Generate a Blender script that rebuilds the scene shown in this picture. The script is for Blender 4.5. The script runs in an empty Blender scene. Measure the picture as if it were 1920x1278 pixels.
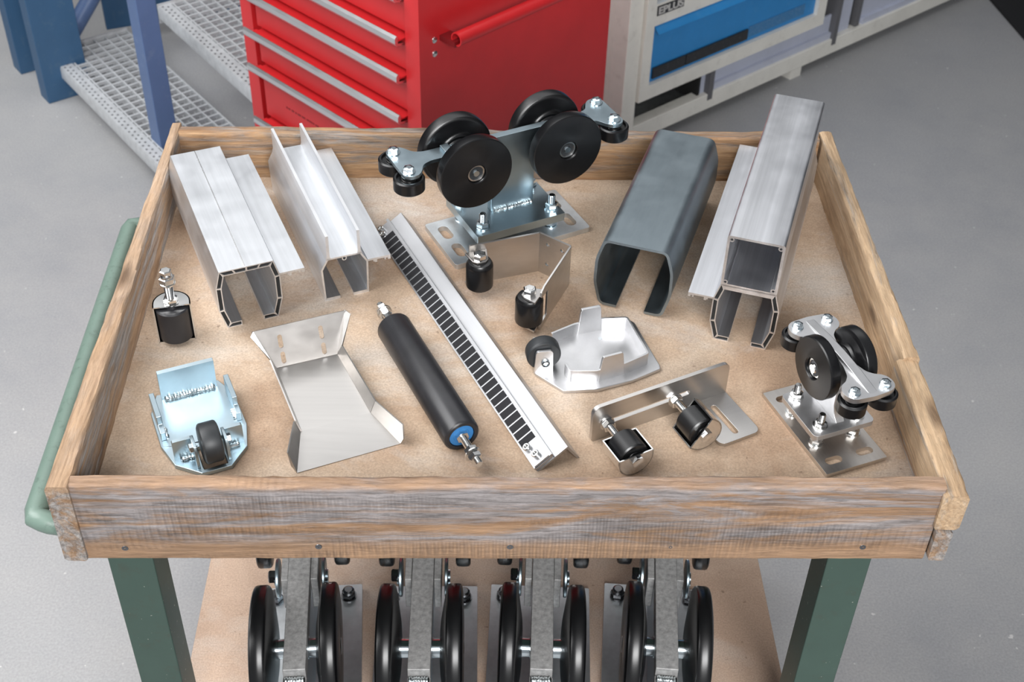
import bpy, bmesh, math, random
from math import pi, sin, cos, radians
from mathutils import Matrix, Vector
from mathutils.geometry import tessellate_polygon

random.seed(7)
SC = bpy.context.scene
COL = SC.collection

# ------------------------------------------------------------------ camera
cam_d = bpy.data.cameras.new('camera')
cam = bpy.data.objects.new('camera', cam_d)
COL.objects.link(cam)
SC.camera = cam
cam_d.sensor_width = 36.0
cam_d.lens = 2452.0 / 1920.0 * 36.0
cam_d.clip_start = 0.05
cam_d.clip_end = 60
cr, cu, cf = Vector((.99960, -.01776, .02175)), Vector((-.00500, .64923, .76058)), Vector((.02766, .76039, -.64887))
rot = Matrix((cr, cu, -cf)).transposed().to_4x4()
cam.matrix_world = Matrix.Translation((-.03807, -.92982, 1.89139)) @ rot
cam_d.dof.use_dof = True
cam_d.dof.focus_distance = 1.55
cam_d.dof.aperture_fstop = 11.0

# ------------------------------------------------------------------ world, lamps, exposure
W = bpy.data.worlds.new('world')
SC.world = W
W.use_nodes = True
W.node_tree.nodes['Background'].inputs[0].default_value = (.93, .96, 1.0, 1)
W.node_tree.nodes['Background'].inputs[1].default_value = .30


def area(name, loc, target, sx, sy, power, color=(1, 1, 1), spread=180):
    d = bpy.data.lights.new(name, 'AREA')
    d.shape = 'RECTANGLE'
    d.size, d.size_y = sx, sy
    d.energy = power
    d.color = color
    d.spread = radians(spread)
    o = bpy.data.objects.new(name, d)
    COL.objects.link(o)
    o.location = loc
    o.rotation_euler = (Vector(target) - Vector(loc)).to_track_quat('-Z', 'Y').to_euler()
    return o


area('softbox_lamp', (-1.6, -.1, 2.7), (-.1, .4, .8), 1.7, 1.7, 62)
area('softbox_lamp', (.35, -2.0, 2.2), (.1, .6, .6), 1.2, 1.0, 46, spread=130)
area('unseen_overhead_lamp', (-.25, 1.55, 2.55), (-.2, 1.2, 0), 2.3, 1.5, 11, spread=140)
area('unseen_overhead_lamp', (-2.6, 1.5, 3.4), (-1.3, 1.9, 0), 2.4, 2.4, 30, spread=90)  # added fill to brighten the stair and left-back floor; no such lamp seen

SC.view_settings.view_transform = 'Standard'
SC.view_settings.look = 'None'
SC.view_settings.gamma = 1
SC.view_settings.use_curve_mapping = False
SC.view_settings.exposure = 0.0


# ------------------------------------------------------------------ materials
def srgb(r, g, b):
    f = lambda c: (c / 255 / 12.92) if c / 255 <= .04045 else ((c / 255 + .055) / 1.055) ** 2.4
    return (f(r), f(g), f(b), 1)


class NT:
    def __init__(s, name):
        s.m = bpy.data.materials.new(name)
        s.m.use_nodes = True
        s.t = s.m.node_tree
        s.b = s.t.nodes['Principled BSDF']
        s.tc = s.t.nodes.new('ShaderNodeTexCoord')

    def n(s, ty, **kw):
        nd = s.t.nodes.new(ty)
        for k, v in kw.items():
            setattr(nd, k, v)
        return nd

    def l(s, a, b):
        s.t.links.new(a, b)

    def mapped(s, scale, rotz=0.0, coord='Object'):
        mp = s.n('ShaderNodeMapping')
        mp.inputs['Scale'].default_value = scale
        mp.inputs['Rotation'].default_value = (0, 0, rotz)
        s.l(s.tc.outputs[coord], mp.inputs['Vector'])
        return mp.outputs[0]

    def noise(s, vec, scale=1.0, detail=4.0, rough=.6, dist=0.0):
        nd = s.n('ShaderNodeTexNoise')
        nd.inputs['Scale'].default_value = scale
        nd.inputs['Detail'].default_value = detail
        nd.inputs['Roughness'].default_value = rough
        nd.inputs['Distortion'].default_value = dist
        s.l(vec, nd.inputs['Vector'])
        return nd.outputs[0]

    def ramp(s, fac, stops):
        r = s.n('ShaderNodeValToRGB')
        e = r.color_ramp.elements
        while len(e) < len(stops):
            e.new(.5)
        for i, (p, c) in enumerate(stops):
            e[i].position = p
            e[i].color = c if len(c) == 4 else (*c, 1)
        s.l(fac, r.inputs[0])
        return r.outputs[0]

    def mix(s, fac, a, b, mode='MIX'):
        nd = s.n('ShaderNodeMix', data_type='RGBA', blend_type=mode)
        if isinstance(fac, float):
            nd.inputs[0].default_value = fac
        else:
            s.l(fac, nd.inputs[0])
        for sock, v in ((nd.inputs[6], a), (nd.inputs[7], b)):
            if isinstance(v, tuple):
                sock.default_value = v
            else:
                s.l(v, sock)
        return nd.outputs[2]

    def bump(s, h, strength, dist=.001):
        nd = s.n('ShaderNodeBump')
        nd.inputs['Strength'].default_value = strength
        nd.inputs['Distance'].default_value = dist
        s.l(h, nd.inputs['Height'])
        s.l(nd.outputs[0], s.b.inputs['Normal'])

    def set(s, **kw):
        for k, v in kw.items():
            k = k.replace('_', ' ')
            if isinstance(v, (int, float, tuple)):
                s.b.inputs[k].default_value = v
            else:
                s.l(v, s.b.inputs[k])
        return s


G = lambda v: (v, v, v, 1)


def metal(name, col, rough, streak=(60, 2, 60), var=.12, rvar=.1, bump=.05, aniso=0.0, patch=0.0, patchcol=None):
    t = NT(name)
    n1 = t.noise(t.mapped(streak), 1.0, 5, .65)
    n2 = t.noise(t.mapped((1, 1, 1)), 22, 4, .6)
    c0 = tuple(x * (1 - var) for x in col[:3]) + (1,)
    c1 = tuple(min(1, x * (1 + var)) for x in col[:3]) + (1,)
    c = t.ramp(n1, [(.3, c0), (.7, c1)])
    if patch:
        f = t.ramp(n2, [(.45, G(0)), (.7, G(patch))])
        c = t.mix(f, c, patchcol)
    r = t.ramp(n2, [(.3, G(rough - rvar * .5)), (.7, G(rough + rvar * .5))])
    t.set(Base_Color=c, Metallic=1.0, Roughness=r)
    if aniso:
        t.set(Anisotropic=aniso)
    if bump:
        t.bump(n1, bump, .0006)
    return t.m


def paint(name, col, rough=.4, dirt=None, dirt_amt=.0, speck=None, scratch=0.0, coat=0.0, scale=9):
    t = NT(name)
    n = t.noise(t.mapped((1, 1, 1)), scale, 5, .65)
    c = t.ramp(n, [(.3, tuple(x * .92 for x in col[:3]) + (1,)), (.7, tuple(min(1, x * 1.06) for x in col[:3]) + (1,))])
    if dirt:
        d = t.noise(t.mapped((1, 1, 1)), scale * 2.7, 6, .75)
        c = t.mix(t.ramp(d, [(.55, G(0)), (.72, G(dirt_amt))]), c, dirt)
    if speck:
        v = t.noise(t.mapped((1, 1, 1)), 160, 2, .5)
        c = t.mix(t.ramp(v, [(.71, G(0)), (.74, G(.8))]), c, speck)
    if scratch:
        s1 = t.noise(t.mapped((9, 60, 130), .6), 1.0, 2, .4, .4)
        c = t.mix(t.ramp(s1, [(.70, G(0)), (.74, G(scratch))]), c, (1, .7, .65, 1))
    t.set(Base_Color=c, Roughness=rough)
    if coat:
        t.set(Coat_Weight=coat)
    return t.m


M = {}
M['alu'] = metal('aluminium', (.84, .86, .89), .42, (90, 3, 90), .10, .10, .05)
M['alu_bright'] = metal('bright_aluminium', (.90, .90, .90), .27, (80, 2, 80), .06, .10, .04)
M['alu_dull'] = metal('dull_aluminium', (.76, .77, .80), .40, (55, 1.2, 55), .20, .12, .06)
M['grating'] = metal('hot_dip_grating_steel', (.52, .535, .55), .5, (40, 40, 40), .15, .1, .05)
M['grating'].node_tree.nodes['Principled BSDF'].inputs['Metallic'].default_value = .25
M['cast_alu'] = metal('cast_aluminium', (.66, .66, .67), .40, (30, 30, 30), .08, .18, .08)
M['mill_steel'] = metal('blue_grey_mill_steel', (.27, .32, .35), .40, (18, 3, 18), .16, .14, .04, patch=.35, patchcol=(.34, .39, .42, 1))
M['pull'] = metal('plain_drawer_pull', (.80, .81, .82), .32, (4, 4, 4), .03, .04, 0)
M['satin'] = metal('satin_aluminium', (.80, .81, .83), .52, (90, 3, 90), .06, .08, .03)
M['rail'] = metal('rail_aluminium', (.47, .475, .49), .40, (80, 2, 80), .06, .10, .03)
M['zinc'] = metal('zinc_plated_steel', (.40, .49, .54), .34, (10, 10, 10), .10, .14, .03, patch=.3, patchcol=(.52, .60, .64, 1))
M['galv'] = metal('galvanised_steel', (.68, .71, .73), .45, (26, 26, 26), .16, .16, .06)
M['stainless'] = metal('stainless_sheet', (.58, .56, .54), .31, (2, 90, 90), .05, .08, .02)
M['stainless_plate'] = metal('ground_stainless_plate', (.60, .57, .54), .34, (70, 3, 70), .12, .10, .03)
M['chrome'] = metal('bright_bolt_steel', (.80, .80, .79), .16, (20, 20, 20), .06, .08, .0)
M['zinc_bolt'] = metal('zinc_bolt_steel', (.72, .80, .84), .17, (20, 20, 20), .06, .08, .0)
M['weld'] = metal('weld_bead_metal', (.72, .77, .78), .30, (140, 140, 140), .12, .15, .15)
M['raw_steel'] = metal('scaled_flat_steel', (.40, .395, .39), .5, (160, 160, 160), .30, .2, .10)
M['raw_steel'].node_tree.nodes['Principled BSDF'].inputs['Metallic'].default_value = .35
M['bare_bolt'] = metal('dark_bolt_steel', (.22, .22, .23), .25, (20, 20, 20), .1, .1, .0)


def plastic(name, col, rough, ring=0.0):
    t = NT(name)
    n = t.noise(t.mapped((1, 1, 1)), 60, 4, .6)
    t.set(Base_Color=t.ramp(n, [(.3, col), (.75, tuple(x * 1.5 for x in col[:3]) + (1,))]), Roughness=rough)
    if ring:
        z = t.noise(t.mapped((3, 3, 900)), 1.0, 2, .5)
        t.bump(z, ring, .0004)
    return t.m


M['black'] = plastic('black_nylon', (.0045, .0045, .005, 1), .26)
_t = M['black'].node_tree
_tan = _t.nodes.new('ShaderNodeTangent')
_tan.direction_type = 'RADIAL'
_tan.axis = 'Z'
_t.links.new(_tan.outputs[0], _t.nodes['Principled BSDF'].inputs['Tangent'])
_t.nodes['Principled BSDF'].inputs['Anisotropic'].default_value = .75
M['black_turned'] = plastic('turned_black_nylon', (.014, .014, .016, 1), .34, .25)
M['black_matt'] = plastic('dark_rubber', (.018, .020, .022, 1), .48)
M['tooth'] = plastic('black_rack_nylon', (.010, .010, .012, 1), .55)
M['tooth'].node_tree.nodes['Principled BSDF'].inputs['Specular IOR Level'].default_value = .22
M['blue_seal'] = paint('blue_seal', (.03, .17, .42, 1), .4)
M['dark'] = paint('shade_and_upright_black', (.012, .012, .012, 1), .8)  # near black: painted shade in the profile chambers, own colour of the dark uprights

M['red'] = paint('red_enamel', (.53, .020, .024, 1), .32, None, 0, None, 0)
M['red_dark'] = paint('dark_red_enamel', (.16, .006, .008, 1), .45)
M['red_print'] = paint('faded_print', (.20, .012, .015, 1), .5)
M['white'] = paint('cream_white_enamel', (.80, .78, .72, 1), .42, (.40, .36, .31, 1), .35)
M['pale_blue'] = paint('pale_blue_grey_enamel', (.52, .55, .66, 1), .45, (.36, .36, .40, 1), .3)
M['mid_grey'] = paint('mid_grey_enamel', (.13, .13, .14, 1), .5)
M['blue'] = paint('bright_blue_enamel', (.028, .25, .60, 1), .38, (.2, .4, .6, 1), .15)
M['blue_perf'] = paint('speckled_blue_enamel', (.05, .20, .42, 1), .5, (.35, .45, .55, 1), .8, scale=90)
M['steel_blue'] = paint('light_blue_post_paint', (.090, .150, .30, 1), .42, (.2, .26, .38, 1), .4)
M['deep_blue'] = paint('deep_blue_post_paint', (.035, .10, .20, 1), .5, (.12, .18, .24, 1), .5)
M['green'] = paint('dark_green_machine_paint', (.045, .080, .064, 1), .38, (.05, .05, .035, 1), .5, (.45, .45, .40, 1), scale=14)
M['green_toplit'] = paint('toplit_worn_green_paint', (.15, .215, .18, 1), .36, (.04, .06, .05, 1), .55, scale=26)  # paler copy of the leg green, light from above painted into it
M['letter'] = paint('pale_lettering', (.55, .54, .52, 1), .5)
M['label_dark'] = paint('dark_label_holder', (.022, .024, .028, 1), .35, (.14, .15, .16, 1), .5, scale=40)
M['mat'] = paint('black_mat_rubber', (.008, .008, .009, 1), .7)


def concrete():
    t = NT('grey_concrete')
    v = t.mapped((1, 1, 1), 0, 'Object')
    a = t.noise(v, .9, 5, .6)
    b = t.noise(v, 7, 6, .7)
    d = t.noise(v, 240, 3, .6)
    c = t.ramp(a, [(.3, (.31, .315, .33, 1)), (.7, (.42, .42, .425, 1))])
    c = t.mix(t.ramp(b, [(.35, G(0)), (.75, G(.5))]), c, (.45, .44, .43, 1))
    c = t.mix(.35, c, t.ramp(d, [(.3, G(.12)), (.7, G(.42))]), 'OVERLAY')
    sp = t.noise(v, 55, 2, .5)
    c = t.mix(t.ramp(sp, [(.735, G(0)), (.755, G(.7))]), c, (.62, .61, .6, 1))
    t.set(Base_Color=c, Roughness=.62)
    t.bump(d, .12, .002)
    return t.m


M['concrete'] = concrete()


def hardboard(name, base, light, dark, stain):
    t = NT(name)
    v = t.mapped((1, 1, 1))
    a = t.noise(v, 5.5, 5, .62, .4)
    f = t.noise(v, 420, 3, .7)
    sp = t.noise(v, 95, 3, .55)
    c = t.ramp(a, [(.36, dark), (.52, base), (.68, light)])
    w = t.noise(t.mapped((1, 1.6, 1)), 3.3, 6, .68, .5)
    c = t.mix(t.ramp(w, [(.50, G(0)), (.72, G(.7))]), c, stain)
    c = t.mix(.45, c, t.ramp(f, [(.3, G(.25)), (.7, G(.72))]), 'OVERLAY')
    c = t.mix(t.ramp(sp, [(.69, G(0)), (.76, G(.55))]), c, (.11, .06, .035, 1))
    t.set(Base_Color=c, Roughness=.72)
    t.bump(f, .18, .0008)
    return t.m


M['tray'] = hardboard('tan_hardboard', (.41, .30, .212, 1), (.50, .39, .295, 1), (.32, .215, .142, 1), (.50, .48, .455, 1))
M['shelf'] = hardboard('pale_fibreboard', (.50, .36, .27, 1), (.56, .42, .33, 1), (.43, .30, .22, 1), (.52, .45, .40, 1))


def oldwood(name, brown, light, grey, grey_amt, rings=0.0, seed=0.0, top=None, low=0.0):
    """weathered board, grain along local X"""
    t = NT(name)
    mp = t.n('ShaderNodeMapping')
    mp.inputs['Scale'].default_value = (3.0, 34, 34)
    mp.inputs['Location'].default_value = (seed, seed * 3, 0)
    t.l(t.tc.outputs['Object'], mp.inputs['Vector'])
    g = t.noise(mp.outputs[0], 1.0, 8, .68, 1.2)
    mp2 = t.n('ShaderNodeMapping')
    mp2.inputs['Scale'].default_value = (16, 230, 230)
    t.l(t.tc.outputs['Object'], mp2.inputs['Vector'])
    fine = t.noise(mp2.outputs[0], 1.0, 5, .75, .6)
    big = t.noise(t.mapped((2.6, 9, 9)), 1.0, 5, .65, .8)
    c = t.ramp(g, [(.28, tuple(x * .5 for x in brown[:3]) + (1,)), (.42, brown), (.60, light), (.78, brown)])
    gv = t.ramp(fine, [(.30, tuple(x * .45 for x in grey[:3]) + (1,)), (.5, grey), (.72, tuple(min(1, x * 1.35) for x in grey[:3]) + (1,))])
    patch = t.noise(t.mapped((3.2, 26, 26)), 1.0, 7, .72, 1.5)
    lo = .62 - grey_amt * .30
    c = t.mix(t.ramp(patch, [(lo - .06, G(0)), (lo + .08, G(.92))]), c, gv)
    c = t.mix(t.ramp(big, [(.52, G(0)), (.75, G(.35))]), c, tuple(x * .35 for x in brown[:3]) + (1,))
    c = t.mix(.5, c, t.ramp(fine, [(.30, G(.2)), (.70, G(.76))]), 'OVERLAY')
    if top:
        sx = t.n('ShaderNodeSeparateXYZ')
        t.l(t.tc.outputs['Object'], sx.inputs[0])
        wob = t.noise(t.mapped((9, 30, 4)), 1.0, 5, .7)
        ad0 = t.n('ShaderNodeMath', operation='MULTIPLY_ADD')
        t.l(wob, ad0.inputs[0])
        ad0.inputs[1].default_value = .022
        t.l(sx.outputs[2], ad0.inputs[2])
        warm = t.mix(.6, t.ramp(g, [(.3, brown), (.5, light), (.75, tuple(min(1, x * 1.25) for x in light[:3]) + (1,))]), t.ramp(fine, [(.3, G(.25)), (.7, G(.72))]), 'OVERLAY')
        # bare worn arris along the top edge, bare wood along the foot of the board
        mr = t.ramp(ad0.outputs[0], [(0, G(1)), (low, G(.9)), (low + .012, G(0)), (top - .002, G(0)), (top + .005, G(.9))] if low else [(top - .002, G(0)), (top + .005, G(.9))])
        c = t.mix(mr, c, warm)
    # small knots
    k = t.n('ShaderNodeTexVoronoi')
    k.inputs['Scale'].default_value = 1.0
    t.l(t.mapped((5, 16, 16)), k.inputs['Vector'])
    c = t.mix(t.ramp(k.outputs[0], [(.05, G(.7)), (.16, G(0))]), c, (.06, .03, .015, 1))
    t.set(Base_Color=c, Roughness=.78)
    h = fine
    if rings:
        wv = t.n('ShaderNodeTexWave', wave_type='BANDS', bands_direction='X')
        wv.inputs['Scale'].default_value = 40
        wv.inputs['Distortion'].default_value = 2.5
        wv.inputs['Detail'].default_value = 2
        t.l(t.mapped((1, .3, .3)), wv.inputs['Vector'])
        mm = t.ramp(t.noise(t.mapped((3, 3, 14)), 1.0, 3, .6), [(.45, G(0)), (.6, G(1))])
        ml0 = t.n('ShaderNodeMath', operation='MULTIPLY')
        t.l(wv.outputs[1], ml0.inputs[0])
        t.l(mm, ml0.inputs[1])
        ml = t.n('ShaderNodeMath', operation='MULTIPLY')
        t.l(ml0.outputs[0], ml.inputs[0])
        ml.inputs[1].default_value = 1.6
        # grime left in the saw marks
        gm = t.n('ShaderNodeMath', operation='MULTIPLY')
        t.l(ml0.outputs[0], gm.inputs[0])
        gm.inputs[1].default_value = .20
        c2 = t.mix(gm.outputs[0], c, (.10, .085, .08, 1))
        t.set(Base_Color=c2)
        ad = t.n('ShaderNodeMath', operation='ADD')
        t.l(ml.outputs[0], ad.inputs[0])
        t.l(fine, ad.inputs[1])
        h = ad.outputs[0]
    t.bump(h, .8, .002)
    return t.m


M['wood_front'] = oldwood('weathered_front_board', (.21, .118, .062, 1), (.33, .20, .115, 1), (.235, .22, .222, 1), .60, 1.0, 1.3, .1215, .034)
M['wood_side'] = oldwood('worn_side_board', (.255, .15, .082, 1), (.39, .255, .155, 1), (.29, .275, .265, 1), .5, 0, 4.1, .118)
M['wood_back'] = oldwood('brown_back_board', (.27, .145, .070, 1), (.40, .25, .135, 1), (.20, .18, .165, 1), .36, 0, 7.7)
M['wood_right'] = oldwood('blond_side_board', (.40, .265, .155, 1), (.52, .37, .235, 1), (.34, .30, .26, 1), .12, 0, 2.9)


# ------------------------------------------------------------------ mesh helpers
def mk(bm, name):
    bmesh.ops.recalc_face_normals(bm, faces=bm.faces)
    me = bpy.data.meshes.new(name)
    bm.to_mesh(me)
    bm.free()
    for p in me.polygons:
        p.use_smooth = True
    me.set_sharp_from_angle(angle=radians(32))
    return me


def part(name, bm, mat, parent=None, loc=(0, 0, 0), rot=(0, 0, 0), bevel=0.0, label=None, kind=None):
    me = mk(bm, name) if isinstance(bm, bmesh.types.BMesh) else bm
    o = bpy.data.objects.new(name, me)
    COL.objects.link(o)
    if not me.materials:
        me.materials.append(M[mat])
    o.parent = parent
    o.location = loc
    o.rotation_euler = rot
    if bevel:
        b = o.modifiers.new('edge', 'BEVEL')
        b.width = bevel
        b.segments = 2
        b.limit_method = 'ANGLE'
        b.angle_limit = radians(35)
        b.harden_normals = True
    if label:
        o['label'] = label
    if kind:
        o['kind'] = kind
    return o


def thing(name, label, cat, loc=(0, 0, 0), rotz=0.0, group=None):
    o = bpy.data.objects.new(name, None)
    o.empty_display_size = .05
    COL.objects.link(o)
    o.location = loc
    o.rotation_euler = (0, 0, radians(rotz))
    o['label'] = label
    o['category'] = cat
    if group:
        o['group'] = group
    return o


def B():
    return bmesh.new()


def box(bm, x0, x1, y0, y1, z0, z1, mt=None):
    vs = [Vector((x, y, z)) for x in (x0, x1) for y in (y0, y1) for z in (z0, z1)]
    if mt:
        vs = [mt @ v for v in vs]
    v = [bm.verts.new(p) for p in vs]
    for f in ((0, 1, 3, 2), (4, 6, 7, 5), (0, 4, 5, 1), (2, 3, 7, 6), (0, 2, 6, 4), (1, 5, 7, 3)):
        bm.faces.new([v[i] for i in f])
    return bm


def prism(bm, outer, z0, z1, holes=(), mt=None):
    """2-D outline (with holes) extruded along local z, then moved by mt"""
    loops = [list(outer)] + [list(h) for h in holes]
    flat = [p for l in loops for p in l]
    tris = tessellate_polygon([[Vector((p[0], p[1], 0)) for p in l] for l in loops])
    f = (lambda v: mt @ v) if mt else (lambda v: v)
    lo = [bm.verts.new(f(Vector((p[0], p[1], z0)))) for p in flat]
    hi = [bm.verts.new(f(Vector((p[0], p[1], z1)))) for p in flat]
    for a, b, c in tris:
        try:
            bm.faces.new((lo[a], lo[b], lo[c]))
            bm.faces.new((hi[c], hi[b], hi[a]))
        except ValueError:
            pass
    k = 0
    for l in loops:
        n = len(l)
        for i in range(n):
            a, b = k + i, k + (i + 1) % n
            bm.faces.new((lo[a], lo[b], hi[b], hi[a]))
        k += n
    return bm


def lathe(bm, prof, seg=40, mt=None, a0=0.0):
    """profile [(r, z)] turned about local z; r = 0 closes the end"""
    f = (lambda v: mt @ v) if mt else (lambda v: v)
    rings = []
    for r, z in prof:
        if r < 1e-7:
            rings.append([bm.verts.new(f(Vector((0, 0, z))))])
        else:
            rings.append([bm.verts.new(f(Vector((r * cos(a0 + 2 * pi * i / seg), r * sin(a0 + 2 * pi * i / seg), z)))) for i in range(seg)])
    for A, C in zip(rings, rings[1:]):
        for i in range(seg):
            j = (i + 1) % seg
            if len(A) == 1 and len(C) == 1:
                continue
            if len(A) == 1:
                bm.faces.new((A[0], C[i], C[j]))
            elif len(C) == 1:
                bm.faces.new((A[i], C[0], A[j]))
            else:
                bm.faces.new((A[i], C[i], C[j], A[j]))
    return bm


def slot(x0, y0, x1, y1, w, n=8):
    a = math.atan2(y1 - y0, x1 - x0)
    r = w / 2
    out = []
    for i in range(n + 1):
        t = a - pi / 2 + pi * i / n
        out.append((x1 + r * cos(t), y1 + r * sin(t)))
    for i in range(n + 1):
        t = a + pi / 2 + pi * i / n
        out.append((x0 + r * cos(t), y0 + r * sin(t)))
    return out


def circle(x, y, r, n=18):
    return [(x + r * cos(2 * pi * i / n), y + r * sin(2 * pi * i / n)) for i in range(n)]


def rrect(x0, x1, y0, y1, r, n=5):
    if not isinstance(r, (tuple, list)):
        r = (r,) * 4
    out = []
    for (cx, cy, q), rr in zip(((x0, y0, 2), (x1, y0, 3), (x1, y1, 0), (x0, y1, 1)), r):
        if rr <= 0:
            out.append((cx, cy))
            continue
        ox = cx + (rr if cx == x0 else -rr)
        oy = cy + (rr if cy == y0 else -rr)
        for i in range(n + 1):
            t = q * pi / 2 + pi / 2 * i / n
            out.append((ox + rr * cos(t), oy + rr * sin(t)))
    return out


def fillet(pts, r, n=4, closed=False):
    out = []
    m = len(pts)
    for i, p in enumerate(pts):
        if not closed and i in (0, m - 1):
            out.append(p)
            continue
        P, A, C = Vector(p), Vector(pts[i - 1]), Vector(pts[(i + 1) % m])
        u, v = (A - P), (C - P)
        d = min(r, u.length * .45, v.length * .45)
        u.normalize()
        v.normalize()
        a, c = P + u * d, P + v * d
        for k in range(n + 1):
            t = k / n
            q = a * (1 - t) ** 2 + P * 2 * t * (1 - t) + c * t * t
            out.append((q.x, q.y))
    return out


def offset(pts, d):
    """offset an open polyline to its left by d"""
    out = []
    m = len(pts)
    for i in range(m):
        P = Vector(pts[i])
        n = []
        if i > 0:
            e = (P - Vector(pts[i - 1])).normalized()
            n.append(Vector((-e.y, e.x)))
        if i < m - 1:
            e = (Vector(pts[i + 1]) - P).normalized()
            n.append(Vector((-e.y, e.x)))
        if len(n) == 1:
            q = P + n[0] * d
        else:
            b = (n[0] + n[1])
            q = P + b * (d / max(.25, 1 + n[0].dot(n[1])))
        out.append((q.x, q.y))
    return out


def strip(pts, d):
    return list(pts) + offset(pts, d)[::-1]


XZ = Matrix(((1, 0, 0, 0), (0, 0, 1, 0), (0, 1, 0, 0), (0, 0, 0, 1)))      # outline (x, z), extruded along +y
YZ = Matrix(((0, 0, 1, 0), (1, 0, 0, 0), (0, 1, 0, 0), (0, 0, 0, 1)))      # outline (y, z), extruded along +x
T = Matrix.Translation
RX = lambda a: Matrix.Rotation(radians(a), 4, 'X')
RY = lambda a: Matrix.Rotation(radians(a), 4, 'Y')
RZ = lambda a: Matrix.Rotation(radians(a), 4, 'Z')


def hexa(bm, af, z0, z1, mt=None, top=True, bot=False, a0=.3):
    r = af / math.sqrt(3)
    ch = (z1 - z0) * .14
    prof = [(0, z0)]
    prof += [(af * .46, z0), (r, z0 + ch)] if bot else [(r, z0)]
    prof += [(r, z1 - ch), (af * .46, z1)] if top else [(r, z1)]
    prof += [(0, z1)]
    # chamfered ends keep the six flats
    lathe(bm, prof, 6, mt, a0)
    return bm


def thread(bm, r, z0, z1, mt=None, pitch=.0016, seg=16):
    prof = [(0, z0), (r * .86, z0)]
    n = max(2, int((z1 - z0) / pitch))
    for i in range(n):
        a = z0 + (z1 - z0) * (i + .25) / n
        b = z0 + (z1 - z0) * (i + .75) / n
        prof += [(r, a), (r * .86, b)]
    prof += [(r * .8, z1), (0, z1)]
    return lathe(bm, prof, seg, mt)


def bolt_mesh(name, af, hh, wr, wh, shank=0.0, sr=None, mark=True):
    """hex head on a washer, seat at z = 0, shank downwards"""
    bm = B()
    sr = sr or af * .3
    if wh:
        lathe(bm, [(0, 0), (wr, 0), (wr, wh * .8), (wr * .96, wh), (0, wh)], 24)
    hexa(bm, af, wh, wh + hh)
    if mark:
        lathe(bm, [(0, wh + hh), (af * .30, wh + hh), (af * .26, wh + hh + .0004), (0, wh + hh + .0004)], 20)
    if shank:
        lathe(bm, [(0, 0), (sr, 0), (sr, -shank), (0, -shank)], 14)
    return mk(bm, name)


def nut_stud_mesh(name, af, nh, wr, wh, up, sr, down=0.0):
    bm = B()
    if wh:
        lathe(bm, [(0, 0), (wr, 0), (wr, wh), (0, wh)], 24)
    hexa(bm, af, wh, wh + nh, bot=True)
    thread(bm, sr, wh + nh, wh + nh + up)
    if down:
        thread(bm, sr, -down, 0)
    return mk(bm, name)


def wheel_mesh(R, w, rb, hub=.36, hubw=.007):
    """tread wheel about local z, dished outer face at +z, stepped hub towards -z"""
    zo, zi = w / 2, -w / 2
    prof = [(rb, zo - .008), (rb, zo - .001), (rb + .001, zo), (R * .97, zo - .0016), (R - .0010, zo - .0017), (R, zo - .0030),
            (R, zi + .0042), (R - .0008, zi + .0022), (R - .0034, zi + .0004), (R - .006, zi), (R * .62, zi - .0012), (R * .55, zi - .0025), (R * .50, zi - .0052), (R * .45, zi - .0058),
            (R * .42, zi - .0085), (R * hub, zi - .0085 - hubw * .5), (rb * .7, zi - .0085 - hubw * .5), (rb * .7, zo - .008), (rb, zo - .008)]
    return mk(lathe(B(), prof, 64), 'wheel')


def bearing_mesh(rb, z, ra):
    bm = B()
    lathe(bm, [(rb * .80, z - .006), (rb * .80, z - .0004), (rb * .83, z), (rb * .985, z), (rb * .985, z - .006)], 36)
    return mk(bm, 'bearing_ring')


def seal_mesh(rb, z, ra):
    bm = B()
    lathe(bm, [(ra, z - .005), (ra, z - .0012), (ra * 1.28, z - .0012), (ra * 1.34, z - .0020), (rb * .79, z - .0018), (rb * .79, z - .005)], 36)
    return mk(bm, 'bearing_seal')


def pin_mesh(ra, z0, z1):
    bm = B()
    lathe(bm, [(0, z0), (ra, z0), (ra, z1 - .0012), (ra * .82, z1), (0, z1)], 24)
    return mk(bm, 'axle_pin')


def roller_mesh(R, h):
    """small guide roller about z, from z = 0 down to -h"""
    c = .0018
    prof = [(0, -.002), (R * .42, -.002), (R * .46, -.0035), (R * .74, -.0035), (R * .80, 0), (R - c, 0), (R, -c), (R, -h + c), (R - c, -h), (R * .4, -h), (0, -h)]
    return mk(lathe(B(), prof, 44), 'guide_roller')


def board(L, h, t, r=.004, jit=.0012, seed=0, n=40, top_wear=.002, t_end=None):
    """rough sawn board, length along local x from 0, thickness along y from 0, height along z from 0"""
    rnd = random.Random(seed)
    bm = B()
    cs = rrect(0, t, 0, h, r, 3)
    rings = []
    ph = [rnd.uniform(0, 6.3) for _ in range(6)]
    for i in range(n + 1):
        x = L * i / n
        wob = top_wear * (sin(x * 9 + ph[0]) * .5 + sin(x * 23 + ph[1]) * .35 + sin(x * 61 + ph[2]) * .25)
        ring = []
        for (y, z) in cs:
            if t_end:
                y = t - (t - y) * (1 + (t_end / t - 1) * i / n)
            up = max(0, (z - h * .6) / (h * .4))
            ring.append(bm.verts.new((x + (rnd.uniform(-jit, jit) * .6 if i in (0, n) else 0), y + rnd.uniform(-jit, jit) * .45, z + up * (wob + rnd.uniform(-jit, jit) * .8) + (1 - up) * rnd.uniform(-jit, jit) * .2)))
        rings.append(ring)
    m = len(cs)
    for a, b in zip(rings, rings[1:]):
        for k in range(m):
            bm.faces.new((a[k], a[(k + 1) % m], b[(k + 1) % m], b[k]))
    bm.faces.new(rings[0][::-1])
    bm.faces.new(rings[-1])
    return bm


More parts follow.
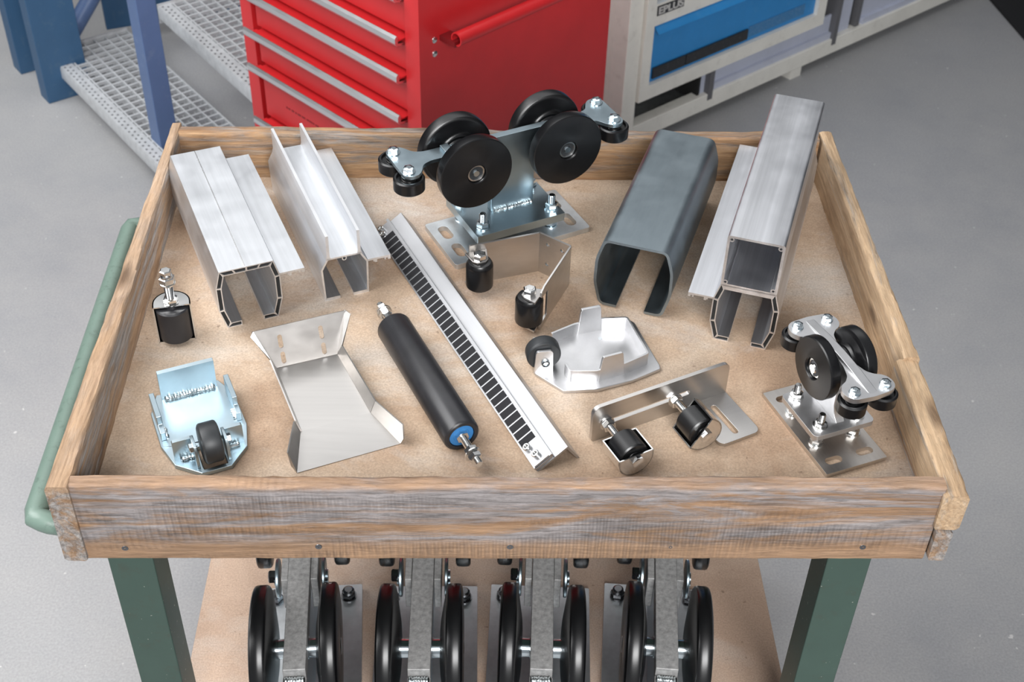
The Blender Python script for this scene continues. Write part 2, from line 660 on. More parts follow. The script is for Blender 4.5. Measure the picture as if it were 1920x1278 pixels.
# ------------------------------------------------------------------ setting
fl = part('floor', box(B(), -4, 4.5, -2.5, 7, -.05, 0), 'concrete')
fl['kind'] = 'structure'

for nm, bx in (('wall_back', (-4, 4.5, 7, 7.15, 0, 4.2)), ('wall_right', (4.5, 4.65, -2.5, 7, 0, 4.2)), ('wall_left', (-4.15, -4, -2.5, 7, 0, 4.2))):
    o = part(nm, box(B(), *bx), 'mid_grey')
    o['kind'] = 'structure'

F = .828          # top of the tray floor
# ------------------------------------------------------------------ workbench with wooden tray
bench = thing('workbench', 'green steel workbench carrying a rough weathered wooden tray full of metal parts', 'workbench', (0, 0, 0))
part('tray_floor', box(B(), -.468, .468, .012, .692, F - .018, F), 'tray', bench)
part('front_board', board(.915, .115, .017, seed=1, n=60, top_wear=.0016), 'wood_front', bench, (-.4605, -.0005, .785))
part('back_board', board(.918, .108, .022, seed=2, n=50), 'wood_back', bench, (-.4625, .6815, .792))
part('side_board', board(.712, .113, .0245, seed=3, n=50, t_end=.0135), 'wood_side', bench, (-.4540, -.004, .787), (0, 0, pi / 2 - .004))
part('side_board', board(.500, .106, .019, seed=4, n=40), 'wood_right', bench, (.4785, .206, .793), (0, 0, pi / 2 + .0), label='longer right hand side board, blond and worn')
part('side_board', board(.214, .055, .0265, seed=5, n=20, top_wear=.003), 'wood_right', bench, (.4785, -.006, .841), (0, 0, pi / 2), label='short mended piece of side board beside the front corner')
part('side_board', board(.212, .048, .018, seed=6, n=20), 'wood_side', bench, (.4735, -.008, .7925), (0, 0, pi / 2))
for x, z in ((-.413, .8035), (-.206, .806), (-.0, .806), (.174, .806), (.384, .806)):
    bm = B()
    lathe(bm, [(0, 0), (.0042, 0), (.0036, .0011), (.0012, .0013), (0, .0006)], 18, T((x, .0004, z)) @ RX(90))
    part('screw', bm, 'bare_bolt', bench)
for (x0, x1) in ((-.4565, -.4050), (.3700, .4215)):
    for (y0, y1) in ((.050, .100), (.585, .635)):
        part('leg', box(B(), x0, x1, y0, y1, 0, .790), 'green', bench, bevel=.002)
part('cross_rail', box(B(), -.405, .37, .056, .086, .752, .788), 'green', bench)
part('cross_rail', box(B(), -.405, .37, .60, .63, .745, .785), 'green', bench)
part('side_rail', box(B(), -.450, -.415, .10, .585, .752, .788), 'green', bench)
part('side_rail', box(B(), .380, .415, .10, .585, .752, .788), 'green', bench)
for z in (.79,):
    part('bearer', box(B(), -.44, .41, .02, .68, .790, .810), 'green', bench)
# tube handle along the left side
bm = B()
path = [Vector((-.43, .026, .800)), Vector((-.5135, .0245, .820)), Vector((-.5185, .570, .820)), Vector((-.43, .572, .800))]
pts = []
rings = []
R_t = .0125
tube = [path[0], path[0].lerp(path[1], .8), path[1] + Vector((.010, .001, -.001)), path[1] + Vector((.002, .004, 0)), path[1] + Vector((0, .013, 0)), path[2] + Vector((0, -.013, 0)), path[2] + Vector((.002, -.004, 0)), path[2] + Vector((.010, -.001, -.001)), path[2].lerp(path[3], .2), path[3]]
for i, p in enumerate(tube):
    d = ((tube[min(i + 1, len(tube) - 1)] - tube[max(i - 1, 0)])).normalized()
    s = d.cross(Vector((0, 0, 1))).normalized()
    u = s.cross(d)
    rings.append([bm.verts.new(p + (s * cos(2 * pi * k / 20) + u * sin(2 * pi * k / 20)) * R_t) for k in range(20)])
for a, b in zip(rings, rings[1:]):
    for k in range(20):
        bm.faces.new((a[k], a[(k + 1) % 20], b[(k + 1) % 20], b[k]))
bm.faces.new(rings[0])
bm.faces.new(rings[-1])
part('push_handle', bm, 'green_toplit', bench, label='worn green tube handle along the left side, top light painted into its paler green')
part('shelf', box(B(), -.4495, .4085, .104, .62, .282, .300), 'shelf', bench, bevel=.001)
part('shelf_rail', box(B(), -.405, .37, .056, .098, .255, .281), 'green', bench)
part('shelf_rail', box(B(), -.405, .37, .60, .63, .255, .281), 'green', bench)


# ------------------------------------------------------------------ profiles
def hollow_c(outer, t, wall, L, splits):
    """C section with closed chambers; outer = open polyline from lip to lip (left turning), splits = chambers per segment"""
    inner = offset(outer, t)
    holes = []
    for i in range(len(outer) - 1):
        a, b = Vector(outer[i]), Vector(outer[i + 1])
        c, d = Vector(inner[i]), Vector(inner[i + 1])
        n = splits[i]
        for k in range(n):
            p = [a.lerp(b, k / n), a.lerp(b, (k + 1) / n), c.lerp(d, (k + 1) / n), c.lerp(d, k / n)]
            ctr = sum(p, Vector((0, 0))) / 4
            u = (b - a).normalized()
            v = Vector((-u.y, u.x))
            q = []
            for w in p:
                e = w - ctr
                lu, lv = e.dot(u), e.dot(v)
                lu -= math.copysign(wall * .85, lu)
                lv -= math.copysign(wall, lv)
                q.append(tuple(ctr + u * lu + v * lv))
            holes.append(q)
    return list(outer) + inner[::-1], holes


PG = 'profile offcuts lying in the tray'
mm = lambda pts: [(x / 1000, z / 1000) for x, z in pts]

# 1: octagonal hollow aluminium profile with a side flange
p = thing('track_profile', 'closed octagonal hollow-wall aluminium track profile with plain flat top and side flange', 'metal profile', (-.3195, .3508, F), 21.9, PG)
out = mm([(-14, 0), (-33, 0), (-40.5, 28), (-40.5, 63.5), (-34, 88), (34, 88), (40.5, 63.5), (40.5, 28), (33, 0), (14, 0)])
o2, hl = hollow_c(out, -.0072, .0013, .28, [1, 1, 1, 1, 4, 1, 1, 1, 1])
part('profile_body', prism(B(), o2, 0, .281, hl, XZ), 'alu', p)
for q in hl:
    part('chamber_shade', prism(B(), q, .0015, .2795, (), XZ), 'dark', p)  # black fill standing in for deep shade inside the hollow wall
bm = B()
prism(bm, mm([(40, 66.5), (72, 66.5), (72, 60.5), (68.5, 60.5), (68.5, 63.5), (66, 63.5), (66, 61), (64.5, 61), (64.5, 63.8), (55, 63.8), (55, 59.5), (52, 59.5), (52, 61), (50, 61), (50, 63.8), (40, 63.8)][::-1]), 0, .281, (), XZ)
part('flange', bm, 'alu', p)
bm = B()
box(bm, -.0018, -.0004, .0005, .2805, .0872, .0884)
part('seam', bm, 'alu_bright', p)

# 2: aluminium profile with two tall fins
p = thing('track_profile', 'aluminium track profile with two tall upright fins along its top', 'metal profile', (-.2054, .4040, F), 21.1, PG)
L = .273
bm = B()
outl = [(-9, 0), (-29.6, 0), (-31.5, 50), (-27, 58), (-22.5, 66), (22, 66), (26.5, 58), (31, 50), (29.6, 0), (9, 0)]
prism(bm, strip(mm(outl), -.0024), 0, L, (), XZ)
for s in (-1, 1):
    box(bm, min(s * .009, s * .0286), max(s * .009, s * .0286), 0, L, .0024, .0042)
prism(bm, strip(mm([(-3.0, 63.8), (-3.2, 61), (-1.6, 58.8), (.2, 58.5)]), .0013), 0, L, (), XZ)
prism(bm, strip(mm([(3.0, 63.8), (3.2, 61), (1.6, 58.8), (1.0, 58.5)]), -.0013), 0, L, (), XZ)
part('profile_body', bm, 'alu', p)
for s in (-1, 1):
    x = -.0206 if s < 0 else .0200
    bm = B()
    prism(bm, [(x - .0035, .064), (x + .0035, .064), (x + .0019, .070), (x + .0019, .1005), (x - .0019, .1005), (x - .0019, .070)], 0, L, (), XZ)
    part('fin', bm, 'satin', p)
bm = B()
prism(bm, mm([(30.5, 52), (61, 52), (61, 45.5), (57.5, 45.5), (57.5, 48.4), (54.5, 48.4), (54.5, 46), (53, 46), (53, 49.2), (43, 49.2), (43, 45), (40, 45), (40, 46.4), (38, 46.4), (38, 49.2), (30.5, 49.2)][::-1]), 0, L, (), XZ)
part('flange', bm, 'alu', p)

# 3: rolled steel C profile
p = thing('track_profile', 'dark blue grey rolled steel C profile, open along its underside', 'metal profile', (.1600, .3758, F), -19.4, PG)
pts = fillet(mm([(-18.5, 2), (-42, 2), (-51, 37), (-50.3, 74), (-41, 104.5), (41, 104.5), (50.3, 74), (51, 37), (42, 2), (18.5, 2)]), .009, 5)
part('profile_body', prism(B(), strip(pts, -.0036), 0, .281, (), XZ), 'mill_steel', p)

# 4: tall aluminium profile, box on top of an octagon
p = thing('track_profile', 'tall aluminium profile with a long square box on top of its hollow octagon', 'metal profile', (.2925, .3127, F), -18.7, PG)
L = .352
out = mm([(-14, 0), (-33, 0), (-41, 28), (-41, 62.5), (-34, 87), (34, 87), (41, 62.5), (41, 28), (33, 0), (14, 0)])
o2, hl = hollow_c(out, -.0072, .0014, L, [1, 1, 1, 1, 1, 1, 1, 1, 1])
hl = hl[:4] + hl[5:]
part('profile_body', prism(B(), o2, 0, L, hl, XZ), 'alu_dull', p)
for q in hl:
    part('chamber_shade', prism(B(), q, .0015, L - .0015, (), XZ), 'dark', p)  # same black fill, painted shade in the hollow wall
bm = B()
prism(bm, fillet(mm([(-34.5, 85), (34.5, 85), (34.5, 160), (-34.5, 160)]), .004, 4, True), 0, L, [mm([(-31.2, 89), (31.2, 89), (31.2, 156.8), (-31.2, 156.8)])], XZ)
for s in (-1, 1):
    for z in (.0915, .1545):
        prism(bm, circle(s * .0292, z, .0032, 12), 0, L, [circle(s * .0292, z, .0017, 10)], XZ)
part('box_section', bm, 'alu_dull', p)
bm = B()
prism(bm, mm([(-40, 64.5), (-72, 64.5), (-72, 58.5), (-69, 58.5), (-69, 61), (-66.5, 61), (-66.5, 58.5), (-65, 58.5), (-65, 61.8), (-52, 61.8), (-52, 57.5), (-49, 57.5), (-49, 59), (-47, 59), (-47, 61.8), (-40, 61.8)]), 0, L * 1.03, (), XZ)
part('flange', bm, 'alu_dull', p)

# ------------------------------------------------------------------ shared fittings
ME = {}
ME['bolt8'] = bolt_mesh('bolt', .0125, .0055, .0088, .0016, .018)
ME['bolt6'] = bolt_mesh('bolt', .0100, .0042, .0066, .0012, .014)
ME['nut10'] = nut_stud_mesh('nut', .0155, .0075, .0100, .0018, .0125, .0050, 0)
ME['nut8'] = nut_stud_mesh('nut', .0130, .0062, .0085, .0015, .0105, .0042, 0)


def lock_nut(name, af=.0155, h=.010, wr=.0105, lower=.0):
    bm = B()
    lathe(bm, [(0, 0), (wr, 0), (wr, .0018), (0, .0018)], 24)
    hexa(bm, af, .0018, .0018 + h * .7, bot=True)
    lathe(bm, [(af * .47, .0018 + h * .65), (af * .45, .0018 + h), (af * .30, .0018 + h * 1.15), (0, .0018 + h * 1.15)], 20)
    return mk(bm, name)


def weld_bead(L, r, seed=0, n=None):
    """wavy weld bead along local x, centred"""
    rnd = random.Random(seed)
    n = n or max(8, int(L / .0011))
    bm = B()
    rings = []
    for i in range(n + 1):
        x = -L / 2 + L * i / n
        rr = r * (.86 + .12 * sin(i * 2.1) + rnd.uniform(-.05, .05)) * (1 if 0 < i < n else .5)
        oy = rnd.uniform(-.15, .15) * r
        rings.append([bm.verts.new((x, oy + rr * cos(2 * pi * k / 10), rr * .8 * sin(2 * pi * k / 10))) for k in range(10)])
    for a, b in zip(rings, rings[1:]):
        for k in range(10):
            bm.faces.new((a[k], a[(k + 1) % 10], b[(k + 1) % 10], b[k]))
    bm.faces.new(rings[0])
    bm.faces.new(rings[-1])
    return bm


# ------------------------------------------------------------------ large zinc trolley with four wheels
t = thing('gate_trolley', 'large zinc plated trolley with four big black wheels and slotted galvanised base plate', 'gate trolley', (.005, .553, F), 25.9)
holes = [slot(s * .084, q * .022 - .008, s * .084, q * .022 + .008, .0150) for s in (-1, 1) for q in (-1, 1)]
part('base_plate', prism(B(), rrect(-.103, .103, -.0515, .0515, .004), 0, .008, holes), 'galv', t, bevel=.0012)
YC = .0095
part('upper_plate', prism(B(), rrect(-.066, .067, YC - .051, YC + .051, .002), .024, .036), 'zinc', t, bevel=.0015)
for sx in (-1, 1):
    for sy in (-1, 1):
        x, y = .003 + sx * .0525, YC + sy * .0325
        nb = part('stud_nut', ME['nut10'], 'zinc_bolt', t, (x, y, .036), (0, 0, sx * .4 + sy))
        bm = B()
        thread(bm, .0048, .008, .024)
        hexa(bm, .0150, .0095, .0165, bot=True)
        lathe(bm, [(0, .008), (.010, .008), (.010, .0095), (0, .0095)], 20)
        part('spacer_nut', bm, 'zinc_bolt', t, (x, y, 0))
web = [(-.024, .036), (.041, .036), (.041, .100), (.085, .113), (.098, .128), (.098, .152), (-.080, .152), (-.080, .128), (-.067, .113), (-.024, .100)]
part('web', prism(B(), web, YC - .0055, YC + .0055, (), XZ), 'zinc', t, bevel=.0008)
part('weld_bead', weld_bead(.060, .0046, 3), 'weld', t, (.0085, YC - .0065, .037))
part('weld_bead', weld_bead(.058, .0034, 4), 'weld', t, (.0085, YC + .0065, .037))
wm = wheel_mesh(.0515, .0195, .0130)
bmh = bearing_mesh(.0122, .0062, .0066)
bsm = seal_mesh(.0122, .0062, .0050)
pm = pin_mesh(.0050, -.028, .0072)
for sx in (-1, 1):
    for sy in (-1, 1):
        w = part('wheel', wm, 'black', t, (.006 + sx * .0675, YC + sy * .0305, .127), (-sy * pi / 2, 0, 0))
        part('bearing_ring', bmh, 'chrome', w)
        part('bearing_seal', bsm, 'black_matt', w)
        part('axle_pin', pm, 'zinc_bolt', w)
rm = roller_mesh(.0205, .0185)
for sx in (-1, 1):
    x0, x1, ye = .006 + sx * .082, sx * .151, .0247
    arm = [(x0, YC - .012), (x0 + sx * .034, YC - .012), (x1 - sx * .010, YC - ye - .008)]
    cx, cy = x1, YC - ye
    arm = [(0, -.012), (.036, -.012), (.048, -.0165), (.056, -.030), (.062, -.036), (.070, -.0375), (.077, -.035), (.0815, -.0285), (.0815, .0285), (.077, .035), (.070, .0375), (.062, .036), (.056, .030), (.048, .0165), (.036, .012), (0, .012)]
    arm = [(sx * (a + .080) + .001, b + YC) for a, b in arm]
    if sx < 0:
        arm = arm[::-1]
    a = part('guide_arm', prism(B(), fillet(arm, .004, 3, True), .142, .147), 'zinc', t, bevel=.0007)
    for sy in (-1, 1):
        px, py = x1, YC + sy * ye
        part('guide_roller', rm, 'black', t, (px, py, .1395))
        bm = B()
        lathe(bm, [(0, .137), (.010, .137), (.010, .142), (0, .142)], 20)
        part('spacer', bm, 'chrome', t, (px, py, 0))
        part('bolt', ME['bolt8'], 'zinc_bolt', t, (px, py, .147), (0, 0, sy * .5))
        bm = B()
        hexa(bm, .012, -.006, 0, top=False, bot=True)
        thread(bm, .0038, -.009, -.005)
        part('lock_nut', bm, 'zinc_bolt', t, (px, py, .121))
    bm = B()
    box(bm, -.006, .006, -.009, .009, -.004, .005)
    part('gusset', bm, 'zinc', t, (.001 + sx * .088, YC, .1475), bevel=.001)

# ------------------------------------------------------------------ small cast trolley
t = thing('gate_trolley', 'small cast aluminium trolley with two black wheels on a slotted ground steel plate', 'gate trolley', (.3685, .1625, F), 20.5)
holes = [slot(s * .0205 - .0055, q * .0545, s * .0205 + .0055, q * .0545, .0105) for s in (-1, 1) for q in (-1, 1)]
part('base_plate', prism(B(), rrect(-.040, .040, -.0715, .0715, .0015), 0, .006, holes), 'stainless_plate', t, bevel=.0008)
part('upper_plate', prism(B(), rrect(-.040, .040, -.038, .038, .006), .026, .033), 'cast_alu', t, bevel=.0022)
for sx in (-1, 1):
    for sy in (-1, 1):
        x, y = sx * .0245, .003 + sy * .0262
        part('stud_nut', ME['nut8'], 'chrome', t, (x, y, .033), (0, 0, sx + sy * .3))
        bm = B()
        thread(bm, .0040, .006, .026)
        lathe(bm, [(0, .006), (.009, .006), (.009, .0075), (0, .0075)], 20)
        hexa(bm, .0130, .0075, .0135, bot=True)
        part('spacer_nut', bm, 'chrome', t, (x, y, 0))
neck = [(-.027, .033), (.027, .033), (.020, .040), (.016, .052), (.016, .072), (.022, .088), (.040, .099), (.066, .104), (.066, .113), (.030, .1165), (0, .1175), (-.030, .1165), (-.066, .113), (-.066, .104), (-.040, .099), (-.022, .088), (-.016, .072), (-.016, .052), (-.020, .040)]
b = part('cast_body', prism(B(), neck, -.0058, .0058, (), YZ), 'cast_alu', t, bevel=.0025)
tee = [(-.0052, 0), (.0052, 0), (.0075, .018), (.0120, .033), (.0185, .040), (.0255, .043), (.0305, .050), (.0315, .058), (.0285, .0655), (.022, .0695), (0, .0715), (-.022, .0695), (-.0285, .0655), (-.0315, .058), (-.0305, .050), (-.0255, .043), (-.0185, .040), (-.0120, .033), (-.0075, .018)]
rm2 = roller_mesh(.0165, .0165)
for sy in (-1, 1):
    o = [(a, sy * b) for a, b in tee]
    if sy < 0:
        o = o[::-1]
    part('guide_arm', prism(B(), fillet(o, .003, 2, True), .1065, .1130), 'cast_alu', t, bevel=.0022)
    for sx in (-1, 1):
        px, py = sx * .0195, sy * .0590
        part('guide_roller', rm2, 'black', t, (px, py, .1035))
        bm = B()
        lathe(bm, [(0, .1015), (.0085, .1015), (.0085, .1068), (0, .1068)], 20)
        part('spacer', bm, 'chrome', t, (px, py, 0))
        part('bolt', ME['bolt6'], 'zinc_bolt', t, (px, py, .1130), (0, 0, sx * .4))
wm2 = wheel_mesh(.0372, .0165, .0125, .40, .003)
bm2 = bearing_mesh(.0118, .0048, .0060)
bs2 = seal_mesh(.0118, .0048, .0062)
pm2 = pin_mesh(.0062, -.020, .0074)
for sx in (-1, 1):
    w = part('wheel', wm2, 'black', t, (sx * .0235, .0045, .0985), (0, sx * pi / 2, 0))
    part('bearing_ring', bm2, 'chrome', w)
    part('bearing_seal', bs2, 'mid_grey', w)
    part('axle_pin', pm2, 'chrome', w)


# ------------------------------------------------------------------ guide roller holders
def d_plate(r, up, n=20):
    a0 = math.asin(min(1, up / r)) if up < r else 0
    pts = [(r, up), (-r, up)]
    pts += [(-r, 0)] + [(r * cos(pi + pi * i / n), r * sin(pi + pi * i / n)) for i in range(1, n)] + [(r, 0)]
    return pts[::-1]


def holder(parent, L, r, up, rr, mat, wall_bolt=True):
    """D-shaped sheet holder about local z (z 0..L), open side towards +y, roller inside"""
    th = .0016
    op = [(r, up), (r, 0)] + [(r * cos(-pi * i / 18), r * sin(-pi * i / 18)) for i in range(1, 18)] + [(-r, 0), (-r, up)]
    sh = part('holder', prism(B(), strip(op, -th), 0, L), mat, parent)
    for z0 in (0, L - th):
        bm = B()
        prism(bm, d_plate(r, up), z0, z0 + th)
        part('end_plate', bm, mat, sh)
    bm = B()
    c = .0016
    lathe(bm, [(0, th + .0022), (rr * .4, th + .0022), (rr * .42, th + .003), (rr - c, th + .003), (rr, th + .003 + c), (rr, L - th - .003 - c), (rr - c, L - th - .003), (rr * .42, L - th - .003), (rr * .4, L - th - .0005), (0, L - th - .0005)], 44)
    part('roller', bm, 'black_turned', sh)
    return sh


# standing roller
t = thing('guide_roller', 'black guide roller standing upright in a chrome bracket with a tall threaded bolt', 'guide roller', (-.4095, .3200, F), 12)
h = holder(t, .056, .0228, .007, .0205, 'chrome')
h.rotation_euler = (0, 0, pi)
bm = B()
lathe(bm, [(0, .056), (.0095, .056), (.0095, .0575), (0, .0575)], 20)
hexa(bm, .0155, .0575, .0640, bot=True)
thread(bm, .0055, .0640, .0860)
part('threaded_stud', bm, 'chrome', t)
bm = B()
lathe(bm, [(0, .0855), (.0098, .0855), (.0098, .0872), (0, .0872)], 22)
hexa(bm, .0170, .0872, .0960, bot=True)
lathe(bm, [(.0078, .0955), (.0076, .0985), (.0060, .1010), (0, .1010)], 20)
hexa(bm, .0125, .0990, .1055)
part('lock_nut', bm, 'chrome', t)

# bracket with two lying rollers
t = thing('roller_bracket', 'slotted ground steel angle bracket holding two black rollers in chrome holders', 'roller bracket', (.1038, .1419, F), 25.9)
wall = rrect(-.0095, .1755, 0, .0515, (.004, .001, .009, .009))
part('wall_plate', prism(B(), wall, 0, .005, [slot(.004, .0235, .1185, .0262, .0072)], T((0, 0, 0)) @ XZ), 'stainless', t, bevel=.0008)
foot = rrect(.1195, .1755, -.0735, .002, (.009, .009, 0, 0))
part('foot_plate', prism(B(), foot, 0, .005, [slot(.1475, -.0165, .1475, -.0610, .0075)]), 'stainless', t, bevel=.0008)
for (x, z, ang) in ((.0095, .0225, 2), (.1010, .0225, 55)):
    hd = thing('roller_holder', '', '', (0, 0, 0))
    for k in ('label', 'category'):
        del hd[k]
    hd.parent = t
    hd.location = (x, -.0655, z)
    # local z of the holder points to the wall (+y), local y is the open side
    hd.rotation_euler = (Matrix.Rotation(radians(-ang), 4, 'Y') @ Matrix(((-1, 0, 0, 0), (0, 0, 1, 0), (0, 1, 0, 0), (0, 0, 0, 1)))).to_euler()
    Lh, rr_, up, rq = .0385, .0222, .0068, .0185
    th = .0016
    op = [(rr_, up), (rr_, 0)] + [(rr_ * cos(-pi * i / 18), rr_ * sin(-pi * i / 18)) for i in range(1, 18)] + [(-rr_, 0), (-rr_, up)]
    bm = prism(B(), strip(op, -th), 0, Lh)
    for z0 in (0, Lh - th):
        prism(bm, d_plate(rr_, up), z0, z0 + th)
    part('sheet_shell', bm, 'chrome', hd)
    bm = B()
    c = .0016
    lathe(bm, [(0, th + .002), (rq * .4, th + .002), (rq * .42, th + .003), (rq - c, th + .003), (rq, th + .003 + c), (rq, Lh - th - .003 - c), (rq - c, Lh - th - .003), (rq * .4, Lh - th - .002), (0, Lh - th - .002)], 44)
    part('roller', bm, 'black', hd)
    bm = B()
    hexa(bm, .0130, -.0055, 0, top=False, bot=True)
    part('bolt_head', bm, 'chrome', hd)
    bm = B()
    thread(bm, .0045, Lh, .0650)
    lathe(bm, [(0, .0640), (.0092, .0640), (.0092, .0652), (0, .0652)], 22)
    hexa(bm, .0140, .0570, .0640, bot=True)
    part('stud_nut', bm, 'chrome', hd)

# bent bracket with two upright rollers
OX, OY = .030, .405
t = thing('roller_bracket', 'brushed steel bracket bent in three panels with two upright black rollers', 'roller bracket', (OX, OY, F), 0)
P0, P1, P2, P3 = [Vector((a - OX, b - OY)) for a, b in ((-.0470, .4302), (.0446, .4604), (.0820, .4324), (.0401, .3382))]
H = .0625
th = .003


def panel(a, b, z0, z1, holes=(), notch_end=None):
    """vertical sheet from a to b (2-D), thickness to the right of a->b... outside"""
    d = (b - a)
    L_ = d.length
    mt = Matrix.Translation((a.x, a.y, 0)) @ Matrix.Rotation(math.atan2(d.y, d.x), 4, 'Z') @ XZ
    return L_, mt


L1, m1 = panel(P0, P1, 0, H)
bm = prism(B(), rrect(0, L1 + .001, 0, H, (.001, 0, 0, .002)), 0, th, (), m1)
part('left_panel', bm, 'stainless', t, bevel=.0006)
L2, m2 = panel(P1, P2, 0, H)
bm = prism(B(), rrect(-.001, L2 + .001, 0, H, 0), 0, th, [circle(.0135, .050, .0030), circle(.0135, .018, .0030), circle(L2 - .0105, .050, .0030), circle(L2 - .0105, .018, .0030)], m2)
part('middle_panel', bm, 'stainless', t, bevel=.0006)
L3, m3 = panel(P2, P3, 0, H)
e = .0225
out3 = [(-.001, 0), (L3, 0), (L3, .0085), (L3 - e, .0095), (L3 - e, .0490), (L3 - .003, .0500), (L3, .0530), (L3 - .002, .0590), (L3 - .012, H), (-.001, H)]
part('right_panel', prism(B(), out3, 0, th, (), m3), 'stainless', t, bevel=.0006)
rprof = [(0, .0085), (.0075, .0085), (.0150, .0085), (.0175, .0110), (.0178, .0125), (.0178, .0430), (.0174, .0450), (.0150, .0490), (.0115, .0500), (0, .0500)]
for (cx, cy, a, b) in ((-.0337 - OX, .4170 - OY, P0, P1), (.0286 - OX, .3455 - OY, P3, P2)):
    bm = lathe(B(), rprof, 48)
    part('roller', bm, 'black', t, (cx, cy, 0))
    d = (b - a).normalized()
    ang = math.atan2(d.y, d.x)
    n = Vector((d.y, -d.x))
    c = Vector((cx, cy))
    if (c - a).dot(n) < 0:
        n = -n
    s = (c - a).dot(d)
    dist = (c - a).dot(n)
    pl = []
    for (u, v) in ((-.0150, -dist + .0), (.0150, -dist), (.0105, .004), (.006, .0085), (-.006, .0085), (-.0105, .004)):
        q = c + d * u + n * v
        pl.append((q.x, q.y))
    for z in (.0505, .0050):
        part('tab', prism(B(), pl, z, z + .0028), 'stainless', t, bevel=.0005)
    bm = B()
    hexa(bm, .0150, .0533, .0615)
    lathe(bm, [(0, .0615), (.0048, .0615), (.0044, .0619), (0, .0619)], 20)
    part('bolt', bm, 'chrome', t, (cx, cy, 0), (0, 0, .3))
    bm = B()
    lathe(bm, [(0, 0), (.0058, 0), (.0068, .0015), (.0068, .0050), (0, .0050)], 24)
    part('end_nut', bm, 'stainless', t, (cx, cy, 0))

# ------------------------------------------------------------------ zinc run-in catcher with wheel
t = thing('run_in_catcher', 'zinc plated welded end stop with upright plates and one black wheel', 'end stop', (-.355, .160, F), 22.5)
base = [(.049, .037), (.037, .066), (-.037, .066), (-.049, .037), (-.0495, -.020), (-.041, -.055), (-.0160, -.0785), (.0175, -.0785), (.041, -.055), (.0495, -.020)]
part('base_plate', prism(B(), base, 0, .006, [rrect(-.0125, .0140, -.0735, -.036, .001)]), 'zinc', t, bevel=.0008)
mb = T((0, .0555, .006)) @ RX(4)
bm = prism(B(), rrect(-.032, .0335, 0, .043, .0005), 0, .0055, (), mb @ XZ)
part('back_tab', bm, 'zinc', t, bevel=.0006)
part('weld_bead', weld_bead(.060, .0042, 5), 'weld', t, (.001, .0545, .0075))
for s in (-1, 1):
    cheek = [(-.012, .006), (.044, .006), (.044, .031), (.002, .031), (.0005, .020), (-.012, .018)]
    x0 = .0405 if s > 0 else -.0465
    part('cheek_plate', prism(B(), cheek, x0, x0 + .006, (), YZ), 'zinc', t, bevel=.0007)
    part('weld_bead', weld_bead(.016, .0030, 8 + s), 'weld', t, (s * .040, .000, .0075), (0, 0, pi / 2))
    xa, xb = (.0165, .0395) if s > 0 else (-.0395, -.0150)
    bm = B()
    prism(bm, rrect(xa, xb, .006, .033, (0, 0, .002, .002)), -.0475, -.0430, (), XZ)
    part('axle_plate', bm, 'zinc', t, bevel=.0006)
    xi = .0160 if s > 0 else -.0190
    prism_ = [(-.0700, .006), (-.043, .006), (-.043, .033), (-.052, .0345), (-.064, .0335), (-.0680, .026)]
    part('axle_lug', prism(B(), prism_, xi, xi + .0035, (), YZ), 'zinc', t, bevel=.0006)
    part('weld_bead', weld_bead(.016, .0036, 18 + s), 'weld', t, (s * .0255, -.0500, .0078))
    hb = B()
    hexa(hb, .0100, 0, .0045)
    part('bolt_head', hb, 'zinc_bolt', t, ((.0195 if s > 0 else -.0190), -.0576, .0275), (0, s * pi / 2, 0))
R = .0235
bm = lathe(B(), [(0, -.0112), (.006, -.0112), (R - .004, -.0112), (R - .001, -.0098), (R, -.008), (R, .008), (R - .001, .0098), (R - .004, .0112), (.006, .0112), (0, .0112)], 56, RY(90))
part('wheel', bm, 'black_matt', t, (.0012, -.0560, .0275))

# ------------------------------------------------------------------ bent sheet chute
t = thing('sheet_chute', 'wide bent stainless sheet chute with raised slotted back and flared front apron', 'sheet part', (-.235, .19, F), 0)
ox, oy = -.235, .19
V = dict(a=(-.2790, .2500, .012), b=(-.2056, .2769, .012), c=(-.1585, .1735, .012), d=(-.2372, .1412, .012),
         e=(-.3030, .2595, .060), f=(-.1962, .3027, .060), g=(-.2364, .0872, .001), h=(-.1225, .1340, .001),
         a2=(-.2835, .2440, .030), d2=(-.2425, .1405, .0295), b2=(-.1985, .2715, .0300), c2=(-.1525, .1745, .0295),
         e2=(-.3050, .2555, .056), f2=(-.1895, .2985, .057), g2=(-.2450, .0925, .027), h2=(-.1195, .1385, .027), h3=(-.1185, .1305, .012), g3=(-.2425, .0885, .010))


def sheet(names, faces):
    bm = B()
    vs = {k: bm.verts.new((V[k][0] - ox, V[k][1] - oy, V[k][2])) for k in names}
    for f in faces:
        bm.faces.new([vs[k] for k in f])
    bmesh.ops.triangulate(bm, faces=bm.faces[:])
    bmesh.ops.recalc_face_normals(bm, faces=bm.faces)
    bmesh.ops.solidify(bm, geom=bm.faces[:], thickness=.0016)
    return bm


def solid(o, th):
    return o


solid(part('bottom_panel', sheet('abcd', ['dcba']), 'stainless', t), .0016)
solid(part('apron', sheet('cdgh', ['ghcd']), 'stainless', t), .0016)
